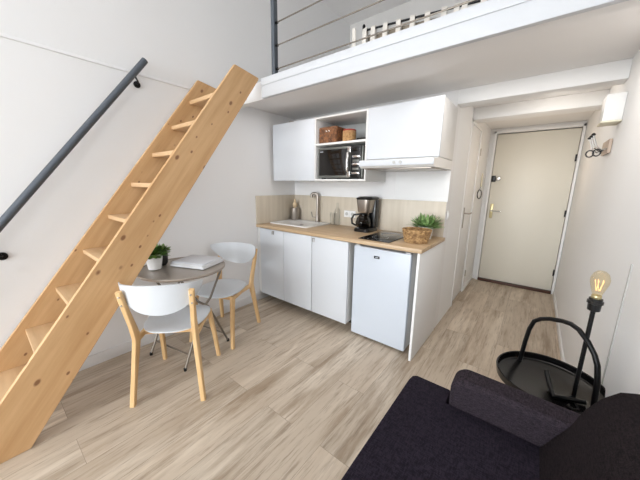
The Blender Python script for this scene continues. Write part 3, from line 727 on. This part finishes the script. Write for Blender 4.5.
# ------------------------------------------------------------------ hall bits
jb = thing('junction_box', 'white plastic box with yellowed underside high on the right wall', 'electrical box', (2.73, -.03, 1.75))
MB().box((2.672, -.09, 1.752), (XR-.001, .06, 1.905), .005).build('cover', M['carcass'], jb)
MB().box((2.668, -.093, 1.742), (XR-.001, .06, 1.7515), .003).build('underside', M['yellowed'], jb)
ck = thing('coat_rack', 'small wooden coat rack with curved metal hooks on the right wall', 'coat rack', (XR, .13, 1.6))
MB().box((XR-.018, .06, 1.575), (XR-.001, .30, 1.665), .004).build('plate', M['pink_wood'], ck)
for yy in (.08, .17, .26):
    h_ = MB().tube([(XR-.018, yy, 1.605), (XR-.045, yy, 1.598), (XR-.07, yy, 1.62), (XR-.083, yy, 1.66), (XR-.095, yy, 1.695)], .005, 8).build('hook', M['chrome'], ck)
    MB().lathe([(.001, 0), (.010, .003), (.012, .010), (.006, .018), (.001, .020)], (XR-.096, yy, 1.690), 12).build('hook_tip', M['black'], h_)
sg = MB()
for k in (0, 1):
    sg.tube([(2.668+.034*k+.019*math.cos(a), .13, 1.580+.006*k+.022*math.sin(a)) for a in [2*PI*i/18 for i in range(18)]], .0045, 6, closed=True)
sg.tube([(2.715, .13, 1.592), (2.73, .135, 1.600), (XR-.045, .165, 1.602)], .004, 6)
tag(sg.build('key_ring', M['black'], origin=None), 'black ringed key holder hanging from the coat rack hooks', 'keys')
ic = thing('intercom', 'slim beige intercom handset strip on the wall by the entrance door', 'intercom', (1.82, 1.66, 1.4))
MB().box((1.817, 1.60, 1.35), (1.835, 1.64, 1.52), .006).build('handset', M['yellowed'], ic)
MB().tube([(1.842+.022*math.cos(a), 1.455, 1.255+.055*math.sin(a)) for a in [2*PI*i/20 for i in range(20)]], .006, 6, closed=True).build('cord_loop', M['black'], ic)
MB().tube([(1.826, 1.615, 1.352), (1.830, 1.54, 1.325), (1.835, 1.455, 1.308)], .003, 6).build('cord', M['black'], ic)
ls = thing('light_switch', 'small white light switch on the hall wall beside the worktop', 'switch', (1.818, .08, 1.1))
MB().box((1.8165, .04, 1.055), (1.824, .115, 1.13), .003).build('plate', M['plug'], ls)
MB().box((1.824, .055, 1.07), (1.828, .10, 1.115), .002).build('rocker', M['plug'], ls)

# ------------------------------------------------------------------ tray table and lamp
TC = Vector((2.575, -1.075, 0)); TR = .195
tt = thing('tray_table', 'round black metal tray table with hoop handle beside the sofa', 'side table', (TC.x, TC.y, 0))
MB().lathe([(.001, .478), (TR-.008, .478), (TR, .484), (TR+.004, .515), (TR+.001, .518), (TR-.003, .515), (TR-.007, .489), (TR-.014, .485), (.001, .485)], TC, 64).build('tray', M['traymetal'], tt)
hd = Vector((.235, -.225, 0)).normalized(); P0 = Vector((2.468, -.948, 0)); P1 = Vector((2.708, -1.178, 0))
def hp_(s_, z): return P0.lerp(P1, s_)+Vector((0, 0, z))
corner = [hp_(0, .486), hp_(.03, .60), hp_(.06, .67), hp_(.11, .720), hp_(.20, .747), hp_(.32, .768), hp_(.48, .785), hp_(.58, .790), hp_(.68, .782), hp_(.80, .752), hp_(.89, .715), hp_(.94, .68), hp_(.975, .62), hp_(1, .486)]
MB().tube(corner, .0095, 12).build('handle', M['blackmetal'], tt)
for a in (45, 135, 225, 315):
    ca_, sa_ = math.cos(math.radians(a)), math.sin(math.radians(a))
    MB().tube([TC+Vector((ca_*.15, sa_*.15, .477)), TC+Vector((ca_*.14, sa_*.14, .25)), TC+Vector((ca_*.135, sa_*.135, .012))], .009, 10).build('leg', M['blackmetal'], tt)
MB().tube([TC+Vector((.135*math.cos(2*PI*k/40), .135*math.sin(2*PI*k/40), .012)) for k in range(40)], .009, 8, closed=True).build('foot_ring', M['blackmetal'], tt)
lp = thing('table_lamp', 'bare amber bulb lamp with black rod stem standing in the tray', 'lamp', (2.645, -1.145, .486))
LX, LY = 2.655, -1.125
MB().tube([(LX, LY, .495), (LX, LY, .89)], .0075, 12).build('stem', M['blackmetal'], lp)
MB().tube([(2.565, -1.055, .530), (2.582, -1.125, .497), (2.592, -1.172, .495), (2.632, -1.158, .495), (2.690, -1.140, .497)], .0095, 10).tube([(2.632, -1.158, .495), (LX, LY, .495)], .0075, 8).build('base_frame', M['blackmetal'], lp)
MB().lathe([(.012, 0), (.019, .004), (.020, .030), (.024, .032), (.024, .042), (.020, .044), (.020, .052), (.001, .052)], (LX, LY, .880), 24).build('socket', M['black'], lp)
bl = MB().lathe([(.013, 0), (.014, .014), (.020, .035), (.027, .060), (.028, .076), (.022, .096), (.012, .106), (.001, .109)], (LX, LY, .934), 28).build('bulb', M['bulbglass'], lp)
MB().lathe([(.0135, 0), (.015, .002), (.015, .012), (.0135, .014)], (LX, LY, .9315), 20).build('bulb_cap', M['brass'], bl)
fl = MB()
for k in range(5):
    a0 = 2*PI*k/5; a1 = a0+.6
    fl.tube([(LX+.006*math.cos(a0), LY+.006*math.sin(a0), .963), (LX+.013*math.cos(a1), LY+.013*math.sin(a1), .005+1.0)], .0012, 6)
fl.build('filament', M['filament'], bl)
MB().tube([(2.66, -1.165, .492), (2.665, -1.20, .494), (2.648, -1.215, .496), (2.632, -1.20, .494), (2.640, -1.185, .492)], .0035, 8).build('cord', M['black'], lp)

# ------------------------------------------------------------------ sofa
SF = thing('sofa', 'dark aubergine fabric sofa in the right foreground corner', 'sofa', (2.4, -2.1, 0))
def cushion(lo, hi, r, seg=5): return MB().box(lo, hi, r, seg)
outl = [(2.60, -2.88), (2.105, -2.88), (2.087, -2.85), (2.087, -1.47), (2.092, -1.437), (2.108, -1.422), (2.245, -1.422), (2.252, -1.430), (2.252, -1.508), (2.60, -1.508)]
mb = MB().prism([(x, y, .27) for x, y in outl], (0, 0, .235))
bmesh.ops.triangulate(mb.bm, faces=[f for f in mb.bm.faces if len(f.verts) > 4])
mb.build('seat_cushion', M['sofa_seat'], SF, bev=.022)
cushion((2.12, -2.86, .09), (2.70, -1.44, .27), .015).build('base', M['sofa_seat'], SF)
def armpoly(y0, y1):
    pts = [(2.258, .25)]
    r = .05
    for k in range(7):
        a = PI-PI/2*k/6; pts.append((2.258+r+r*math.cos(a), .622-r+r*math.sin(a)))
    pts += [(2.70, .612), (2.70, .25)]
    return MB().prism([(x, y0, z) for x, z in pts], (0, y1-y0, 0))
armpoly(-1.507, -1.400).build('armrest', M['sofa_arm'], SF, bev=.018)
armpoly(-2.99, -2.885).build('armrest', M['sofa_arm'], SF, bev=.018)
pr2 = [(2.52, .40), (2.540, .50), (2.598, .62), (2.622, .70), (2.648, .752), (2.680, .790), (2.715, .804), (2.742, .80), (2.748, .78), (2.748, .40)]
MB().prism([(x, -2.88, z) for x, z in pr2], (0, 2.88-1.505, 0)).build('backrest', M['sofa_back'], SF, bev=.014)
for x in (2.14, 2.66):
    for y in (-1.44, -2.80): MB().lathe([(.018, 0), (.026, .09)], (x, y, 0), 16).build('leg', M['black'], SF)
